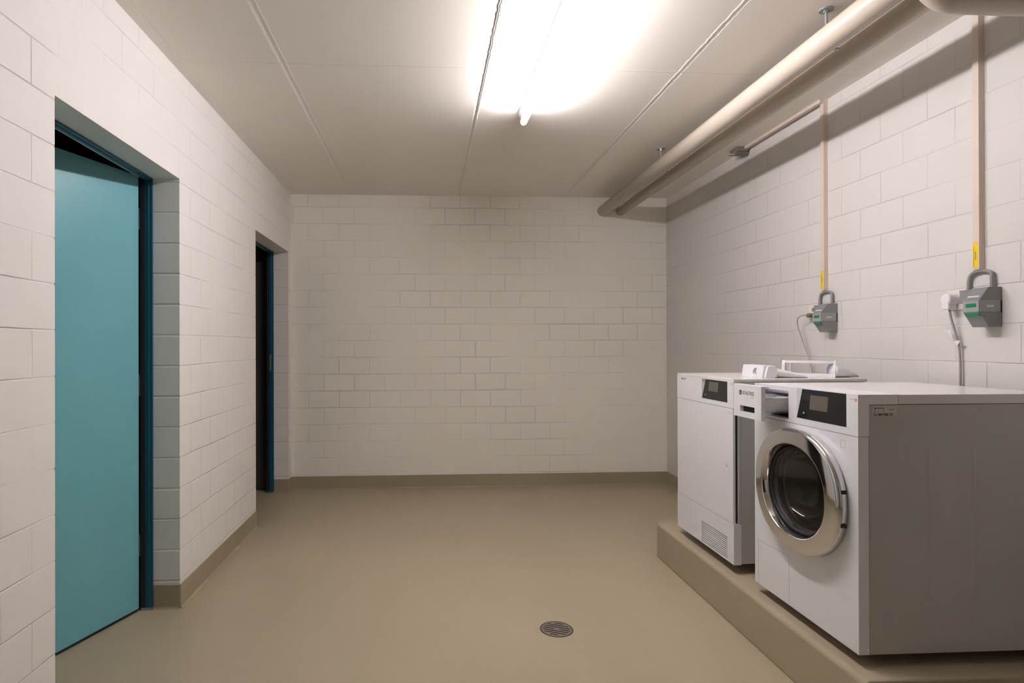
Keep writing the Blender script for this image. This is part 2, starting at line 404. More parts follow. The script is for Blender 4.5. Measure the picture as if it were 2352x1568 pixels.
skirting('baseboard_far_reveal', (XO+.06, D2[1]), (XL, D2[1]), (0, -1), 'beige skirting on the jamb of the far doorway')

# door frames and the teal door leaf
def frame(parent, y0, y1):
    x0, x1 = XO+.004, XO+.058
    for ya, s in ((y1, -1), (y0, 1)):
        pr = [(x1, ya), (x1, ya+s*.009), (x1-.014, ya+s*.009), (x1-.014, ya+s*.014), (x1-.018, ya+s*.014), (x1-.018, ya+s*.011), (x1-.034, ya+s*.011), (x1-.034, ya)]
        prism('jamb', pr, 2, .012, ZL-.0005, m_frame, parent, .0008)
    pr = [(x1, ZL), (x1, ZL-.009), (x1-.014, ZL-.009), (x1-.014, ZL-.013), (x1-.018, ZL-.013), (x1-.018, ZL-.011), (x1-.034, ZL-.011), (x1-.034, ZL)]
    prism('head', pr, 1, y0+.0145, y1-.0145, m_frame, parent, .0008)
    for ya, s in ((y1, -1),):
        box('gasket', (x0+.001, x1-.0345, min(ya, ya+s*.015), max(ya, ya+s*.015), .012, ZL-.001), m_rub, parent)
        box('foot', (x0+.002, x1-.004, min(ya, ya+s*.014), max(ya, ya+s*.014), 0, .012), m_zinc, parent)
d1 = root('door_1', (-1.34, 2.40, 0), 'teal door standing ajar in a petrol blue steel frame, nearest doorway', 'door', kind='structure')
frame(d1, *D1)
lf = root('leaf_pivot', (0, 0, 0), None, None)
bpy.data.objects.remove(lf, do_unlink=True)
ang = math.atan2(-1.481+1.333, 2.435-2.865)     # direction from the hinge to the free edge, from the photo
dirv = Vector((-.148, -.430, 0)).normalized(); nv = Vector((dirv.y, -dirv.x, 0))    # nv points away from the room
if nv.x > 0: nv = -nv
hinge = Vector((-1.337, 2.838, 0)); LW = .93
def leafmesh(name, u0, u1, z0, z1, t0, t1, m, bev=0):
    bm = bmesh.new(); vs = []
    for z in (z0, z1):
        for u, t in ((u0, t0), (u1, t0), (u1, t1), (u0, t1)):
            p = hinge + dirv*u + nv*t; vs.append(bm.verts.new((p.x, p.y, z)))
    for f in ((0,3,2,1),(4,5,6,7),(0,1,5,4),(1,2,6,5),(2,3,7,6),(3,0,4,7)): bm.faces.new([vs[i] for i in f])
    return link(name, bm, m, d1, bev)
leafmesh('door_leaf', 0, LW, .014, 2.028, .006, .046, m_teal, .0015)
tag(leafmesh('bottom_gap_shade', .003, LW-.003, .001, .014, .010, .040, m_rub), 'black strip painting the dark gap under the door')  # black strip painted in for the shade below the leaf
for zz in (.25, 1.0, 1.78):
    bm = bmesh.new(); p = hinge + nv*.004 + dirv*(-.012); atube(bm, [(p.x-.012, p.y+.012, zz), (p.x-.012, p.y+.012, zz+.1)], .009, 12); link('hinge', bm, m_zinc, d1)
d2 = root('door_2', (-1.34, 4.58, 0), 'petrol blue steel frame of the dark far doorway', 'door', kind='structure')
frame(d2, *D2)
tag(box('strike_plate', (XO+.026, XO+.038, D2[1]-.0125, D2[1]-.010, 1.02, 1.16), m_zinc, d2, .0005), 'dull metal strike plate')

# ------------------------------------------------------------------ ceiling light
lp = root('ceiling_light', (.53, 2.53, ZC), 'long lit white fluorescent strip light mounted on the ceiling', 'light')
LY0, LY1 = 1.76, 3.283
box('gap_shade_strip', (.512, .548, LY0+.01, LY1-.008, ZC-.006, ZC), m_gap, lp)  # dark strip painting the shadow line between housing and ceiling
prism('housing', [(.506, ZC-.006), (.562, ZC-.006), (.550, ZC-.040), (.523, ZC-.040)], 1, LY0, LY1, m_house, lp, .002)
bm = bmesh.new()
pts = [(.537, LY0+.004, ZC-.057), (.537, LY0+.012, ZC-.057), (.537, LY1-.085, ZC-.057)]
atube(bm, pts, [.010, .0195, .0195], 24)
o = link('diffuser', bm, m_lamp, lp, smooth=True)
bm = bmesh.new()
atube(bm, [(.537, LY1-.0845, ZC-.057), (.537, LY1-.016, ZC-.057), (.537, LY1-.006, ZC-.057), (.537, LY1-.001, ZC-.057), (.537, LY1, ZC-.057)], [.0193, .0193, .0175, .012, .004], 24)
tag(link('end_cap', bm, m_lampend, lp, smooth=True), 'softly glowing end cap')

# ------------------------------------------------------------------ pipes under the ceiling
PX1, PZ1, PR1 = 1.545, 2.412, .0475
PX2, PZ2, PR2 = 1.703, 2.413, .0395
p1 = root('insulated_pipe', (PX1, 2.6, PZ1), 'round beige pipe under the ceiling, nearer the light and carried by rod hangers', 'pipe', 'beige pipes under the ceiling')
tube('pipe_run', [(PX1, YF, PZ1), (PX1, 1.0, PZ1), (PX1, 3.0, PZ1), (PX1, YB, PZ1)], PR1, m_pipe, p1, 40)
EY, ER = 1.82, .034
el = curve([(PX1+.01, EY, PZ1+.012), (1.592, EY, 2.392), (1.625, EY, 2.358), (1.660, EY, 2.339), (1.700, EY, 2.333), (1.80, EY, 2.333), (1.95, EY, 2.333), (XR-.001, EY, 2.333)], 8)
tube('branch_bend', el, ER, m_pipe, p1, 36)
p2 = tube('insulated_pipe', [(PX2, YF, PZ2), (PX2, 1, PZ2), (PX2, 3, PZ2), (PX2, YB, PZ2)], PR2, m_pipe, None, 36)
tag(p2, 'round beige pipe under the ceiling, nearer the right wall', 'pipe', 'beige pipes under the ceiling')
for i, yy in enumerate((2.217, 3.846)):
    h = root('pipe_hanger', (PX1, yy, PZ1+PR1), ('zinc rod hanger carrying the beige pipe, nearer the camera', 'zinc rod hanger carrying the beige pipe, near the far wall')[i], 'pipe hanger', 'rod hangers of the beige pipe')
    bm = bmesh.new(); atube(bm, [(PX1, yy, ZC-.0045), (PX1, yy, ZC)], .026, 24); link('flange', bm, m_zinc, h)
    bm = bmesh.new(); atube(bm, [(PX1, yy, PZ1+PR1), (PX1, yy, ZC-.0045)], .0048, 12); link('rod', bm, m_zinc, h)
    bm = bmesh.new(); atube(bm, [(PX1, yy, ZC-.013), (PX1, yy, ZC-.0045)], .010, 6); link('nut', bm, m_zinc, h)
    box('clip', (PX1+PR1*.80, PX1+PR1*1.05, yy-.006, yy+.006, PZ1-PR1*.78, PZ1-PR1*.63), m_zinc, h, .001)

# ------------------------------------------------------------------ conduits, payment units, sockets
def conduit(y0, zb, label):
    c = root('cable_conduit', (XR, y0+.0135, zb), label, 'conduit', 'vertical cable conduits on the right wall')
    prism('trunking', [(XR, y0-.001), (XR-.005, y0-.001), (XR-.005, y0), (XR-.0225, y0), (XR-.0225, y0+.027), (XR-.005, y0+.027), (XR-.005, y0+.028), (XR, y0+.028)], 2, zb, ZC, m_cond, c, .0006)
    lb = box('label', (XR-.0230, XR-.0226, y0+.004, y0+.026, zb+.008, zb+.105), m_yel, c)
    tag(lb, 'bright yellow sticker')
    boxes('print', [(XR-.0234, XR-.0229, y0+.0125, y0+.0145, zb+.038, zb+.070), (XR-.0234, XR-.0229, y0+.0195, y0+.0205, zb+.014, zb+.09)], m_ink, lb)
    return c
c1 = conduit(3.03, 1.520, 'beige cable conduit further from the camera, with a yellow sticker')
c2 = conduit(2.147, 1.518, 'beige cable conduit nearer the camera, with a yellow sticker')
ch = box('ceiling_conduit', (XR-.042, XR-.018, 3.058, 3.775, ZC-.018, ZC), m_cond, None, .001)
tag(ch, 'short beige cable conduit running along the ceiling edge', 'conduit')
cc = box('corner_piece', (XR-.042, XR-.0226, 3.030, 3.058, ZC-.020, ZC), m_cond, c1, .001)
jb = root('junction_box', (XR-.06, 3.82, ZC), 'small brown grey open junction box on the ceiling', 'junction box')
prism('case', [(3.776, ZC), (3.776, ZC-.030), (3.800, ZC-.040), (3.875, ZC-.018), (3.875, ZC)], 0, XR-.090, XR-.016, m_jbox, jb, .002)
prism('lid', [(3.779, ZC-.036), (3.779, ZC-.041), (3.803, ZC-.052), (3.890, ZC-.030), (3.890, ZC-.025), (3.801, ZC-.047+.001)], 0, XR-.094, XR-.012, m_jbox, jb, .001)

def unit(yc, plug, label):
    """yc = near edge of the back plate"""
    u = root('payment_unit', (XR, yc+.07, 1.372), label, 'payment unit', 'grey payment units on the right wall')
    y0, y1, ym = yc, yc+.141, yc+.067
    prism('housing', [(XR, 1.446), (XR-.053, 1.446), (XR-.089, 1.397), (XR-.089, 1.353), (XR-.052, 1.298), (XR, 1.298)], 1, y0, ym, m_unit, u, .002)
    box('rear_block', (XR-.034, XR, ym+.0003, y1, 1.392, 1.444), m_unit, u, .002)
    tag(box('nose', (XR-.0905, XR-.0888, y0+.001, ym-.001, 1.354, 1.396), m_unit_lit, u, .0005), 'nose plate in a lighter grey painted as light')
    box('flank_band', (XR-.087, XR-.008, y0-.0018, y0-.0001, 1.354, 1.396), m_unit_lit, u, .0006)
    tag(box('key_slot', (XR-.0914, XR-.0903, y0+.012, ym-.014, 1.371, 1.385), m_green, u), 'green slot')
    tag(box('card_slot', (XR-.088, XR-.060, y0+.003, ym-.006, 1.340, 1.3528), m_green, u, .001), 'green card slot under the nose')
    box('flank_print', (XR-.062, XR-.034, y0-.0024, y0-.0017, 1.371, 1.378), m_clear, u)
    g = lambda t, y: (XR-.053-.036*t-.0006, y, 1.446-.049*t+.0004)
    bm = bmesh.new(); bm.faces.new([bm.verts.new(p) for p in (g(.66, y0+.010), g(.66, ym-.010), g(.78, ym-.010), g(.78, y0+.010))])
    o = link('top_print', bm, m_clear, u); sm = o.modifiers.new('s', 'SOLIDIFY'); sm.thickness = .0006; sm.offset = 0
    box('side_slot', (XR-.0075, XR-.002, y0-.0006, y0+.001, 1.352, 1.396), m_hole, u)
    # looped feed tube
    yt = yc+.083; pts = curve([(XR-.013, y0+.026, 1.446), (XR-.013, y0+.026, 1.478), (XR-.012, y0+.032, 1.503), (XR-.012, yt-.012, 1.513), (XR-.012, y1-.034, 1.506), (XR-.011, y1-.019, 1.482), (XR-.013, y1-.019, 1.444)], 8)
    tube('feed_tube', pts, .0068, m_tube, u, 14)
    return u
unit(2.079, True, 'grey payment unit with green slots, nearer the camera')
unit(2.957, False, 'grey payment unit with green slots, further from the camera')

def socket(y0, z0, label, plug):
    s = root('wall_socket', (XR, y0+.04, z0+.04), label, 'socket', 'wall sockets beside the payment units')
    box('plate', (XR-.008, XR, y0, y0+.082, z0, z0+.078), m_socket, s, .0025)
    bm = bmesh.new(); atube(bm, [(XR-.0086, y0+.041, z0+.052), (XR-.0079, y0+.041, z0+.052)], .011, 24); link('recess', bm, m_jbox, s)
    return s
socket(2.2205, 1.371, 'cream wall socket beside the nearer payment unit, plug inserted', True)
socket(3.100, 1.372, 'cream wall socket beside the further payment unit', False)
# plug and cord of the washer
wc = root('power_cord', (XR-.03, 2.262, 1.40), 'grey power cord with a big white plug, dropping behind the washer', 'cord')
bm = bmesh.new(); atube(bm, [(XR-.0088, 2.268, 1.412), (XR-.03, 2.268, 1.412), (XR-.046, 2.268, 1.412), (XR-.050, 2.268, 1.412)], [.024, .024, .023, .018], 28)
link('plug', bm, m_white2, wc, smooth=False, bevel=.002)
box('plug_wing', (XR-.050, XR-.012, 2.252, 2.284, 1.372, 1.398), m_white2, wc, .005)
pts = curve([(XR-.032, 2.266, 1.374), (XR-.028, 2.264, 1.34), (XR-.020, 2.253, 1.28), (XR-.014, 2.243, 1.22), (XR-.012, 2.240, 1.13), (XR-.012, 2.240, 1.00)], 8)
tube('cord', pts, .0043, m_cord, wc, 10)
tg = root('paper_tag', (XR-.02, 2.25, 1.26), 'crumpled white paper tag tied round the washer cord', 'tag')
bm = bmesh.new()
def flag(P):
    vs = [bm.verts.new(p) for p in P]; bm.faces.new(vs)
flag([(XR-.022, 2.298, 1.293), (XR-.026, 2.290, 1.296), (XR-.028, 2.252, 1.252), (XR-.020, 2.258, 1.246)])
flag([(XR-.020, 2.258, 1.246), (XR-.028, 2.252, 1.252), (XR-.030, 2.222, 1.248), (XR-.022, 2.243, 1.226)])
flag([(XR-.024, 2.282, 1.290), (XR-.030, 2.268, 1.294), (XR-.030, 2.256, 1.256), (XR-.022, 2.262, 1.252)])
o = link('tag_paper', bm, m_white2, tg); s = o.modifiers.new('s', 'SOLIDIFY'); s.thickness = .0008
# thin cord of the dryer
dc = root('power_cord', (XR-.03, 3.14, 1.39), 'thin pale cord drooping from the further socket to the dryer', 'cord')
bm = bmesh.new(); atube(bm, [(XR-.0088, 3.141, 1.392), (XR-.038, 3.141, 1.392), (XR-.043, 3.141, 1.392)], [.013, .013, .009], 18); link('plug', bm, m_jbox, dc)
pts = curve([(XR-.042, 3.141, 1.392), (XR-.055, 3.165, 1.393), (XR-.055, 3.205, 1.375), (XR-.045, 3.215, 1.33), (XR-.035, 3.19, 1.25), (XR-.028, 3.15, 1.165), (XR-.022, 3.12, 1.06)], 8)
tube('cord', pts, .0030, m_cord, dc, 8)

# ------------------------------------------------------------------ plinth
pl = root('concrete_plinth', (1.73, 2.6, 0), 'low beige painted concrete plinth carrying washer and dryer', 'plinth')
prism('slab', [(XR, 0), (XR, .200), (1.352, .200), (1.338, .186), (1.335, 0)], 1, 1.757, 3.408, m_plinth, pl, .006)

# ------------------------------------------------------------------ machines
def ellpts(cy, cz, a, b, n, p=2.15):
    out = []
    for k in range(n):
        t = 2*math.pi*k/n; c, s = math.cos(t), math.sin(t)
        out.append((cy + a*math.copysign(abs(c)**(2/p), c), cz + b*math.copysign(abs(s)**(2/p), s)))
    return out
def ringmesh(name, prof, cy, cz, m, parent, n=96, p=2.15, closed=False, cap=False, smooth=True):
    """prof: list of (x, a, b)"""
    bm = bmesh.new(); R = []
    for x, a, b_ in prof: R.append([bm.verts.new((x, y, z)) for y, z in ellpts(cy, cz, a, b_, n, p)])
    prs = list(zip(R, R[1:])) + ([(R[-1], R[0])] if closed else [])
    for A, B in prs:
        for k in range(n): bm.faces.new((A[k], A[(k+1) % n], B[(k+1) % n], B[k]))
    if cap: bm.faces.new(R[-1])
    o = link(name, bm, m, parent, smooth=smooth)
    return o

XW, WY0, WY1, WZ0, WZ1 = 1.377, 1.832, 2.434, .240, 1.073
WB = 2.045
w = root('washing_machine', (1.7, 2.13, .20), 'white front loading washing machine with chrome porthole door and open drawer', 'washing machine')
# body shell: sides, back, bottom behind the front panel
XS = XW+.035
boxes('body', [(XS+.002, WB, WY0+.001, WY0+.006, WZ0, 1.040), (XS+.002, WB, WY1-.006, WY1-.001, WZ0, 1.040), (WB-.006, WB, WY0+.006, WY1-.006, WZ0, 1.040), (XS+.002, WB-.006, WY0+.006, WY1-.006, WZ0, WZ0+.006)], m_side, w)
dk = mat('shadow_gap', (.03, .028, .025), .8)
box('top_cover', (XW+.135, WB+.012, WY0, WY1, 1.0415, WZ1), m_top, w, .002)
# front panel with round opening
GY, GZ = 2.117, .6995
bm = bmesh.new(); n = 96
fz1 = .9370
def rectpt(t):
    c, s = math.cos(t), math.sin(t); y0, y1, z0, z1 = WY0, WY1, WZ0, fz1
    k = min(((y1-GY) if c > 0 else (GY-y0))/max(abs(c), 1e-6), ((z1-GZ) if s > 0 else (GZ-z0))/max(abs(s), 1e-6))
    return (GY+c*k, GZ+s*k)
ts = [2*math.pi*k/n for k in range(n)]
for cy_, cz_ in ((WY0, WZ0), (WY1, WZ0), (WY1, fz1), (WY0, fz1)):
    t = math.atan2(cz_-GZ, cy_-GY) % (2*math.pi); j = min(range(n), key=lambda q: abs(ts[q]-t)); ts[j] = t
inner = ellpts(GY, GZ, .165, .155, n)
def fr(x, pts): return [bm.verts.new((x, a, b_)) for a, b_ in pts]
inn = [(GY+.165*math.cos(t), GZ+.155*math.sin(t)) for t in ts]; out = [rectpt(t) for t in ts]
I0, O0, I1, O1 = fr(XW, inn), fr(XW, out), fr(XS, inn), fr(XS, out)
for k in range(n):
    j = (k+1) % n
    for A, B in ((I0, O0), (O0, O1), (O1, I1), (I1, I0)): bm.faces.new((A[k], A[j], B[j], B[k]))
link('front_panel', bm, m_white, w)
# fascia with the drawer slot
SY0, SY1, SZ0, SZ1 = 2.199, 2.404, .949, 1.056
FZ = .9385
boxes('fascia', [(XW, XS+.0, WY0, 1.868, FZ, WZ1), (XW, XS, 2.148, SY0, FZ, WZ1), (XW, XS, SY1, WY1, FZ, WZ1),
                 (XW, XS, SY0, SY1, FZ, SZ0), (XW, XS, SY0, SY1, SZ1, WZ1),
                 (XW, XS, 1.868, 2.148, FZ, .962), (XW+.012, XS, 1.868, 2.148, .962, WZ1),
                 (XS, XW+.134, WY0, WY1, 1.0415, WZ1), (XS, XS+.0015, WY0, WY0+.02, FZ, 1.0415)], m_white, w)
# chamfered recess round the display
bm = bmesh.new()
def qd(*P): bm.faces.new([bm.verts.new(p) for p in P])
qd((XW, 2.148, .962), (XW, 2.148, WZ1), (XW+.010, 2.127, WZ1-.001), (XW+.002, 2.145, .9635))
link('display_bezel', bm, m_white2, w)
bm = bmesh.new()
P = [(XW-.0005, 2.147, .963), (XW-.0005, 1.886, .964), (XW+.0085, 1.885, WZ1-.002), (XW+.0085, 2.127, WZ1-.002)]
Q = [(p[0]+.008, p[1], p[2]) for p in P]
a_ = [bm.verts.new(p) for p in P]; b__ = [bm.verts.new(p) for p in Q]
bm.faces.new(a_); bm.faces.new(b__[::-1])
for i in range(4): bm.faces.new((a_[i], b__[i], b__[(i+1) % 4], a_[(i+1) % 4]))
disp = link('display', bm, m_disp, w); tag(disp, 'glossy black touch display')
def on_disp(z): return XW-.0005 + .009*(z-.963)/(WZ1-.002-.963)
def dquad(name, y0, y1, z0, z1, m, par):
    bm = bmesh.new()
    P = [(on_disp(z0)-.0005, y1, z0), (on_disp(z0)-.0005, y0, z0), (on_disp(z1)-.0005, y0, z1), (on_disp(z1)-.0005, y1, z1)]
    Q = [(p[0]+.0008, p[1], p[2]) for p in P]; a_ = [bm.verts.new(p) for p in P]; b__ = [bm.verts.new(p) for p in Q]
    bm.faces.new(a_); bm.faces.new(b__[::-1])
    for i in range(4): bm.faces.new((a_[i], b__[i], b__[(i+1) % 4], a_[(i+1) % 4]))
    return link(name, bm, m, par)
dquad('screen', 1.983, 2.078, 1.000, 1.052, m_lcd, disp)
dquad('start_key', 2.106, 2.112, .981, .987, m_clear, disp)
box('front_bezel', (XW, XW+.012, 1.868, 1.885, .9625, WZ1), m_white, w)
# top strip behind the display's upper edge
box('bezel_lip', (XW+.0075, XW+.0119, 1.885, 2.148, WZ1-.0025, WZ1), m_white, w)
# swiss flag mark
mk = box('red_mark', (XW-.0005, XW+.0002, 1.838, 1.8455, 1.051, 1.0595), m_red, w)
boxes('white_cross', [(XW-.0008, XW-.0004, 1.8395, 1.844, 1.0545, 1.056), (XW-.0008, XW-.0004, 1.841, 1.8425, 1.053, 1.0575)], m_white2, mk)
box('small_print', (XW-.0004, XW+.0002, 1.849, 1.869, 1.0555, 1.057), m_grey_ink, w)
# embossed sign and service flap
def outline(name, y0, y1, z0, z1, m, par, x=XW, t=.0007):
    return boxes(name, [(x-.0004, x+.0002, y0, y1, z0, z0+t), (x-.0004, x+.0002, y0, y1, z1-t, z1), (x-.0004, x+.0002, y0, y0+t, z0, z1), (x-.0004, x+.0002, y1-t, y1, z0, z1)], m, par)
outline('embossed_sign', 1.887, 1.912, .893, .917, m_grey_ink, w, t=.0005)
boxes('service_flap', [(XW-.0003, XW+.0002, 2.199, 2.408, .4240, .4252), (XW-.0003, XW+.0002, 2.407, 2.4082, WZ0+.004, .4252), (XW-.0003, XW+.0002, 2.1985, 2.1997, WZ0+.004, .4252)], m_grey_ink, w)
# drawer pulled out
DX = 1.264
dr = boxes('drawer', [(DX, DX+.016, 2.189, 2.235, .944, 1.074), (DX, DX+.016, 2.341, 2.391, .944, 1.074), (DX, DX+.016, 2.235, 2.341, .944, .966), (DX, DX+.016, 2.235, 2.341, .990, 1.074), (DX+.016, DX+.030, 2.189, 2.391, 1.070, 1.074)], m_white, w)
box('handle_recess', (DX+.0145, DX+.016, 2.2355, 2.3405, .966, .990), m_hole, dr)
bm = bmesh.new(); cyv, hw = 2.298, .084; pr = []
for k in range(13):
    a = math.pi*k/12; pr.append((cyv+hw*math.cos(a), 1.028-.060*math.sin(a)**.8))
pr2 = [(cyv+(hw-.003)*math.cos(math.pi*k/12), 1.028-.057*math.sin(math.pi*k/12)**.8) for k in range(12, -1, -1)]
poly = pr + pr2
A = [bm.verts.new((DX+.0165, p[0], p[1])) for p in poly]; B = [bm.verts.new((1.66, p[0], p[1])) for p in poly]
for i in range(len(poly)): bm.faces.new((A[i], B[i], B[(i+1) % len(poly)], A[(i+1) % len(poly)]))
link('tray', bm, m_white2, dr, smooth=False)
boxes('tray_rim', [(DX+.0165, 1.66, cyv-hw-.008, cyv-hw+.004, 1.028, 1.031), (DX+.0165, 1.66, cyv+hw-.004, cyv+hw+.008, 1.028, 1.031), (DX+.0165, DX+.020, cyv-hw, cyv+hw, .985, 1.026), (DX+.17, DX+.173, cyv-hw, cyv+hw, .99, 1.026)], m_white2, dr)
tag(box('flow_flap', (DX+.135, DX+.160, cyv-.075, cyv-.055, 1.0312, 1.0345), m_leaf, dr, .001), 'small green flap')
# housing of the slot
boxes('drawer_housing', [(XS, 1.68, SY0-.004, SY0, SZ0-.004, SZ1+.004), (XS, 1.68, SY1, SY1+.004, SZ0-.004, SZ1+.004), (XS, 1.68, SY0, SY1, SZ0-.004, SZ0), (XS, 1.68, SY0, SY1, SZ1, SZ1+.004), (1.68, 1.684, SY0, SY1, SZ0, SZ1)], m_white2, w)
box('slot_floor_shade', (XS, 1.60, SY0+.02, SY1-.03, SZ0+.0005, SZ0+.002), m_hole, w)  # near-black sheet painting the shade inside the drawer slot
text('lettering', 'SCHULTHESS', .0205, DX, 2.322, 1.0355, m_ink, dr, squeeze=.70)
bm = bmesh.new(); atube(bm, [(DX-.0006, 2.338, 1.0425), (DX+.0002, 2.338, 1.0425)], .0098, 24); em = link('round_emblem', bm, m_ink, dr)
boxes('emblem_bars', [(DX-.0010, DX-.0005, 2.3385, 2.3415, 1.0375, 1.0480), (DX-.0010, DX-.0005, 2.3345, 2.3375, 1.0375, 1.0430)], m_white2, em)
boxes('small_print', [(DX-.0004, DX+.0002, 2.253, 2.262, 1.0255, 1.0275), (DX-.0004, DX+.0002, 2.242, 2.250, 1.0255, 1.0275)], m_grey_ink, dr)
# the porthole door
pd_ = root('porthole_door', (0, 0, 0), None, None); pd_.parent = w; pd_.location = Vector((XW, GY, GZ)) - wloc(w)
rm = ringmesh('chrome_ring', [(1.374, .240, .217), (1.368, .246, .2225), (1.356, .249, .2255), (1.347, .2482, .2250), (1.3415, .2455, .2225), (1.3378, .2415, .2187), (1.3360, .2375, .215),
     (1.3352, .2345, .2122), (1.3308, .1925, .1735), (1.3305, .1890, .1705), (1.3312, .1868, .1685), (1.3345, .1852, .1672), (1.347, .180, .1625), (1.357, .1773, .1596), (1.374, .176, .158)], GY, GZ, m_chrome, pd_, closed=True)
tag(rm, 'polished chrome ring')
ringmesh('gasket', [(1.3605, .1775, .1575), (1.356, .172, .153), (1.362, .164, .146), (1.380, .160, .142), (1.402, .158, .140), (1.402, .166, .150), (1.3765, .166, .150), (1.372, .1775, .1575)], GY, GZ, m_rub, pd_, closed=True)
prof = []
for k in range(13):
    t = k/12; s = math.sqrt(max(0, 1-t*t*.92)); prof.append((1.366+.105*t**1.1, .170*s, .151*s))
gl = ringmesh('glass_bowl', [(1.362, .165, .147)] + [(x+.0, a*.96, b_*.96) for x, a, b_ in prof], GY, GZ, m_glass, pd_, cap=True)
fg = ringmesh('outer_glass', [(1.3640, .171, .152), (1.3615, .150, .132), (1.3595, .10, .09), (1.3585, .05, .045), (1.358, .012, .011)], GY, GZ, m_glass, pd_, cap=True)
for zz in (.635, .745):
    box('hinge_notch', (1.350, 1.366, GY-.247, GY-.236, zz, zz+.012), m_rub, pd_)
# drum behind the glass
dm = ringmesh('drum', [(1.402, .162, .146), (1.420, .175, .16), (1.440, .235, .225), (1.68, .235, .225), (1.70, .22, .21), (1.71, .05, .05)], GY, GZ, m_steel, w, cap=True)
for k in range(3):
    a = 2*math.pi*k/3+.5; y_, z_ = GY+.205*math.cos(a), GZ+.195*math.sin(a)
    tube('drum_paddle', [(1.46, y_, z_), (1.56, y_*1.0, z_), (1.66, y_, z_)], [.012, .022, .012], m_steel, w, 12)
# feet
for xx in (XW+.10, WB-.10):
    for yy in (WY0+.10, WY1-.10):
        bm = bmesh.new(); atube(bm, [(xx, yy, .2), (xx, yy, .212), (xx, yy, .2121), (xx, yy, WZ0)], [.016, .016, .010, .010], 18); link('foot', bm, m_rub, w)
# service sticker on the near flank
st = box('service_sticker', (1.424, 1.506, WY0-.0001, WY0+.0012, 1.003, 1.036), m_side_label, w); tag(st, 'pale service sticker')
text('phone_number', 'Tel. 0844 888 222', .0115, 1.4275, WY0-.0003, 1.0055, m_ink, st, face='-Y', squeeze=.78)
boxes('sticker_logo', [(1.4325, 1.4365, WY0-.0006, WY0, 1.0275, 1.0315), (1.440, 1.463, WY0-.0006, WY0, 1.0290, 1.0305), (1.480, 1.497, WY0-.0006, WY0, 1.0250, 1.0262)], m_ink, st)
for xa in (1.4325, 1.4625): box('frame_line', (xa, xa+.0005, WY0-.0006, WY0, 1.015, 1.027), m_ink, st)
# pressed ribs in the near side panel
for xr in (1.615, 1.765):
    prism('side_rib', [(xr-.010, WY0+.0015), (xr, WY0-.0012), (xr+.010, WY0+.0015)], 2, .30, .90, m_side, w)

XD, DY0, DY1, DZ0, DZ1 = 1.373, 2.600, 3.200, .2435, 1.0786
DB = 2.000
d = root('tumble_dryer', (1.7, 2.9, .20), 'white tumble dryer with a square door and bottom grille, beside the washer', 'dryer')
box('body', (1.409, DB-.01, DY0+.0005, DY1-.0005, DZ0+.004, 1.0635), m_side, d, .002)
box('top_cover', (1.374, DB, DY0, DY1, 1.0645, DZ1), m_top, d, .002)
box('front_frame', (1.3965, 1.4085, DY0, DY1, .4265, .9445), m_side, d, .0012)
boxes('fascia', [(XD, 1.4085, DY0, 2.640, .9455, 1.0640), (XD, 1.4085, 2.905, DY1, .9455, 1.0640), (XD, 1.4085, 2.640, 2.905, .9455, .968), (XD+.012, 1.4085, 2.640, 2.905, .968, 1.0640), (XD, XD+.012, 2.640, 2.654, .968, 1.0640)], m_white, d)
bm = bmesh.new()
P = [(XD-.0005, 2.904, .969), (XD-.0005, 2.655, .970), (XD+.0085, 2.655, 1.0635), (XD+.0085, 2.884, 1.0635)]
Q = [(p[0]+.008, p[1], p[2]) for p in P]
a_ = [bm.verts.new(p) for p in P]; b__ = [bm.verts.new(p) for p in Q]
bm.faces.new(a_); bm.faces.new(b__[::-1])
for i in range(4): bm.faces.new((a_[i], b__[i], b__[(i+1) % 4], a_[(i+1) % 4]))
dd = link('display', bm, m_disp, d); tag(dd, 'glossy black touch display')
_x0 = XD-.0005; XW_save = XW
def dq2(name, y0, y1, z0, z1, m, par):
    f = lambda z: _x0+.009*(z-.969)/(.0945)-.0005
    bm = bmesh.new(); P = [(f(z0), y1, z0), (f(z0), y0, z0), (f(z1), y0, z1), (f(z1), y1, z1)]; Q = [(p[0]+.0008, p[1], p[2]) for p in P]
    a_ = [bm.verts.new(p) for p in P]; b__ = [bm.verts.new(p) for p in Q]; bm.faces.new(a_); bm.faces.new(b__[::-1])
    for i in range(4): bm.faces.new((a_[i], b__[i], b__[(i+1) % 4], a_[(i+1) % 4]))
    return link(name, bm, m, par)
dq2('screen', 2.750, 2.845, 1.008, 1.054, m_lcd, dd)
dq2('start_key', 2.868, 2.874, .984, .990, m_clear, dd)
box('drip_lip', (XD, XD+.02, DY0, DY1, 1.0642, 1.0650), m_white, d)
# door
dn = box('door', (XD, XD+.0125, 2.606, 3.199, .4265, .9435), m_white, d, .002); tag(dn, 'square white door')
box('groove_shade', (XD+.0128, XD+.0232, 2.612, 3.19, .43, .94), m_rub, dn)  # black filler painting the shade in the groove behind the door
boxes('embossed_sign', [(XD-.0003, XD+.0002, 2.620, 2.645, .9215, .922), (XD-.0003, XD+.0002, 2.620, 2.6205, .9215, .935), (XD-.0003, XD+.0002, 2.6445, 2.645, .9215, .935)], m_grey_ink, dn)
boxes('warning_mark', [(XD-.0003, XD+.0002, 2.664, 2.668, .674, .690), (XD-.0003, XD+.0002, 2.655, 2.668, .674, .677), (XD-.0003, XD+.0002, 2.655, 2.658, .674, .683)], mat('faint_red', (.6, .38, .34), .5), dn)
